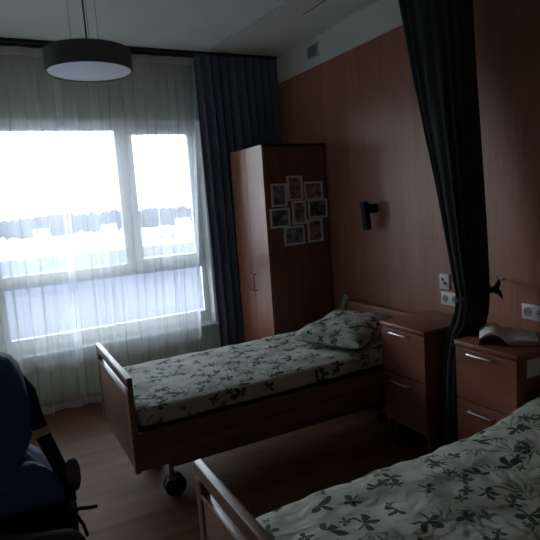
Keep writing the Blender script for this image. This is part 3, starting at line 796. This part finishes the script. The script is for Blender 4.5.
# dark base
bs = []
for z, xr, b_ in ((.448, -2.455, .11), (.50, -2.418, .15), (.57, -2.402, .175), (.63, -2.398, .18), (.68, -2.402, .178), (.73, -2.42, .17), (.765, -2.45, .15)):
    ring = superring((xr-2.76)/2, 1.825, z, (xr+2.76)/2, b_*.95, 40, 2.5)
    for v in ring: v += Vector((.010*noise.noise((v.x*10+3, v.y*9, v.z*9)), .012*noise.noise((v.x*8+2, v.y*8, v.z*8)), 0))
    bs.append(ring)
MB().rings(bs).build('base_panel', M['bag_dark'], bp, angle=180)
MB().rings([superring(-2.405, 1.765, z, a*.7, a*1.1, 20, 2.6) for z, a in ((.735, .016), (.745, .028), (.77, .036), (.805, .036), (.828, .030), (.84, .016))]).build('side_pocket', M['bag_brown'], bp, angle=180)
# padded shoulder strap with tan webbing keeper
def ribbon(pts, w, th, nrm):
    rings = []; pts = [Vector(p) for p in pts]; nrm = Vector(nrm).normalized()
    for i, p in enumerate(pts):
        d = (pts[min(i+1, len(pts)-1)]-pts[max(i-1, 0)]).normalized()
        s = d.cross(nrm).normalized(); ww = w[i] if isinstance(w, (list, tuple)) else w
        ring = []
        for j in range(16):
            t = 2*math.pi*j/16; c, q = math.cos(t), math.sin(t)
            ring.append(p+s*(ww/2*math.copysign(abs(c)**.5, c))+nrm*(th/2*math.copysign(abs(q)**.7, q)))
        rings.append(ring)
    return MB().rings(rings)
nrm = (-.15, -1, .25)
sp = [(-2.58, 1.90, 1.15), (-2.53, 1.89, 1.11), (-2.498, 1.85, 1.06), (-2.492, 1.80, 1.01), (-2.478, 1.77, .945), (-2.459, 1.765, .885), (-2.442, 1.755, .83), (-2.426, 1.74, .775), (-2.420, 1.72, .72)]
st = ribbon(sp, [.042, .046, .046, .046, .046, .045, .043, .041, .034], .014, nrm).build('shoulder_strap', M['navy_strap'], bp, angle=180)
ribbon([(-2.4805, 1.769, .962), (-2.475, 1.767, .938)], .052, .021, nrm).build('strap_keeper', M['tan'], bp, angle=60)
ribbon([(-2.42, 1.74, .68), (-2.395, 1.74, .676), (-2.365, 1.742, .668), (-2.342, 1.745, .664)], .012, .006, (.0, -.6, .8)).build('webbing_tail', M['navy_strap'], bp, angle=60)
ribbon([(-2.41, 1.74, .66), (-2.392, 1.73, .62), (-2.385, 1.725, .585)], .014, .006, (.8, -.6, .2)).build('webbing_tail', M['navy_strap'], bp, angle=60)

# ------------------------------------------------------------------ outside
g = MB().box((-1500, YB+.5, -4.3), (1500, 3000, -4.0)); struct(g.build('ground', M['snow'], smooth=False))
MB_ = MB().box((-120, YB+1.0, -4.0), (120, 82, -3.98)); struct(MB_.build('ground_parking', M['asphalt'], smooth=False))
# far belt of trees: nobody could count it
fb = MB(); r2 = random.Random(11)
for k in range(620):
    x = r2.uniform(-60, 170); y = r2.uniform(165, 215); h = r2.uniform(5.3, 6.7)*(1.0 if x > 10 else .9)
    s = r2.uniform(1.6, 3.0)
    c = Vector((x, y, -4)); n = 7
    rgs = []
    for zz, rr in ((0, .3), (.18, .8), (.45, 1.0), (.75, .7), (1.0, .08)):
        rgs.append([c+Vector((s*rr*math.cos(2*math.pi*i/n)*r2.uniform(.8, 1.2), s*rr*math.sin(2*math.pi*i/n), h*zz)) for i in range(n)])
    fb.rings(rgs)
tl = fb.build('tree_belt', M['foliage'], angle=30); tag(tl, 'hazy belt of distant trees beyond the snowy field outside the window', 'trees', kind='stuff')
def house(x, y, w, d, h, label):
    t = thing('house', label, 'house', (x, y, -4.0), R(r2.uniform(-20, 20)))
    MB().box((-w/2, -d/2, 0), (w/2, d/2, h)).build('house_wall', M['house'], t, smooth=False)
    MB().prism([(-d/2-.3, h), (d/2+.3, h), (0, h+d*.32)], 0, -w/2-.3, w/2+.3).build('roof', M['roof'], t, smooth=False)
house(8.5, 148, 3.6, 3, 1.9, 'pale distant house left of the window mullion, beyond the snow')
house(25.3, 147, 3.2, 3, 1.8, 'pale distant house just left of the window mullion, beyond the snow')
house(46, 147, 3.6, 3, 1.9, 'pale distant house seen through the narrower right window pane')
ms = thing('radio_mast', 'thin distant radio mast rising over the trees through the right window pane', 'mast', (40.2, 150, -4.0))
MB().cyl((0, 0, 0), (0, 0, 8.2), .28, 8, .10).build('mast_pole', M['mast'], ms)
MB().box((-.6, -.1, 5.8), (.6, .1, 6.0)).build('cross_arm', M['mast'], ms, smooth=False)
MB().box((-.45, -.1, 7.0), (.45, .1, 7.15)).build('cross_arm', M['mast'], ms, smooth=False)
sh = thing('shed', 'low dark shed on the snowy field in the right window pane', 'shed', (27.5, 100, -4.0), R(10))
MB().box((-2.4, -1.2, 0), (2.4, 1.2, .8)).build('shed_wall', M['roof'], sh, smooth=False)
MB().prism([(-1.4, .8), (1.4, .8), (0, 1.3)], 0, -2.6, 2.6).build('roof', M['snow'], sh, smooth=False)

# ------------------------------------------------------------------ light
w = bpy.data.worlds.new('sky'); sc.world = w; w.use_nodes = True
nt = w.node_tree; bg = nt.nodes['Background']
tc = N(nt, 'ShaderNodeTexCoord'); sep = N(nt, 'ShaderNodeSeparateXYZ'); L(nt, tc.outputs['Generated'], sep.inputs[0])
rp = ramp(nt, sep.outputs[2], [(0, (1, .98, .96, 1)), (.2, (.84, .92, 1.0, 1)), (1, (.48, .66, 1.0, 1))])
L(nt, rp.outputs[0], bg.inputs[0]); bg.inputs[1].default_value = 2.2
pd = bpy.data.lights.new('window_portal', 'AREA'); pd.shape = 'RECTANGLE'; pd.size = WX1-VX0; pd.size_y = WZ1-WZ0
pd.cycles.is_portal = True
po = bpy.data.objects.new('window_portal', pd); COL.objects.link(po); po.location = ((VX0+WX1)/2, YB+.32, (WZ0+WZ1)/2); po.rotation_euler = (R(-90), 0, 0)

# ------------------------------------------------------------------ camera
f, yaw, pit, rol = 529.65645, .47498, .12858, -.07054
fw = Vector((math.sin(yaw)*math.cos(pit), math.cos(yaw)*math.cos(pit), -math.sin(pit)))
rt = Vector((math.cos(yaw), -math.sin(yaw), 0)); up = rt.cross(fw)
r_, u_ = math.cos(rol)*rt+math.sin(rol)*up, -math.sin(rol)*rt+math.cos(rol)*up
cd = bpy.data.cameras.new('camera'); cam = bpy.data.objects.new('camera', cd); COL.objects.link(cam)
mw = Matrix((r_, u_, -fw)).transposed().to_4x4(); mw.translation = Vector((-2.53801, 0, 1.62)); cam.matrix_world = mw
cd.sensor_fit = 'HORIZONTAL'; cd.sensor_width = 36; cd.lens = f/540*36; cd.clip_start = .05; cd.clip_end = 5000
sc.camera = cam

sc.view_settings.view_transform = 'Standard'; sc.view_settings.look = 'None'; sc.view_settings.gamma = 1
sc.view_settings.use_curve_mapping = False; sc.view_settings.exposure = 2.42
sc.cycles.use_denoising = True
sc.cycles.max_bounces = 10; sc.cycles.diffuse_bounces = 6; sc.cycles.transparent_max_bounces = 40; sc.cycles.sample_clamp_indirect = 8
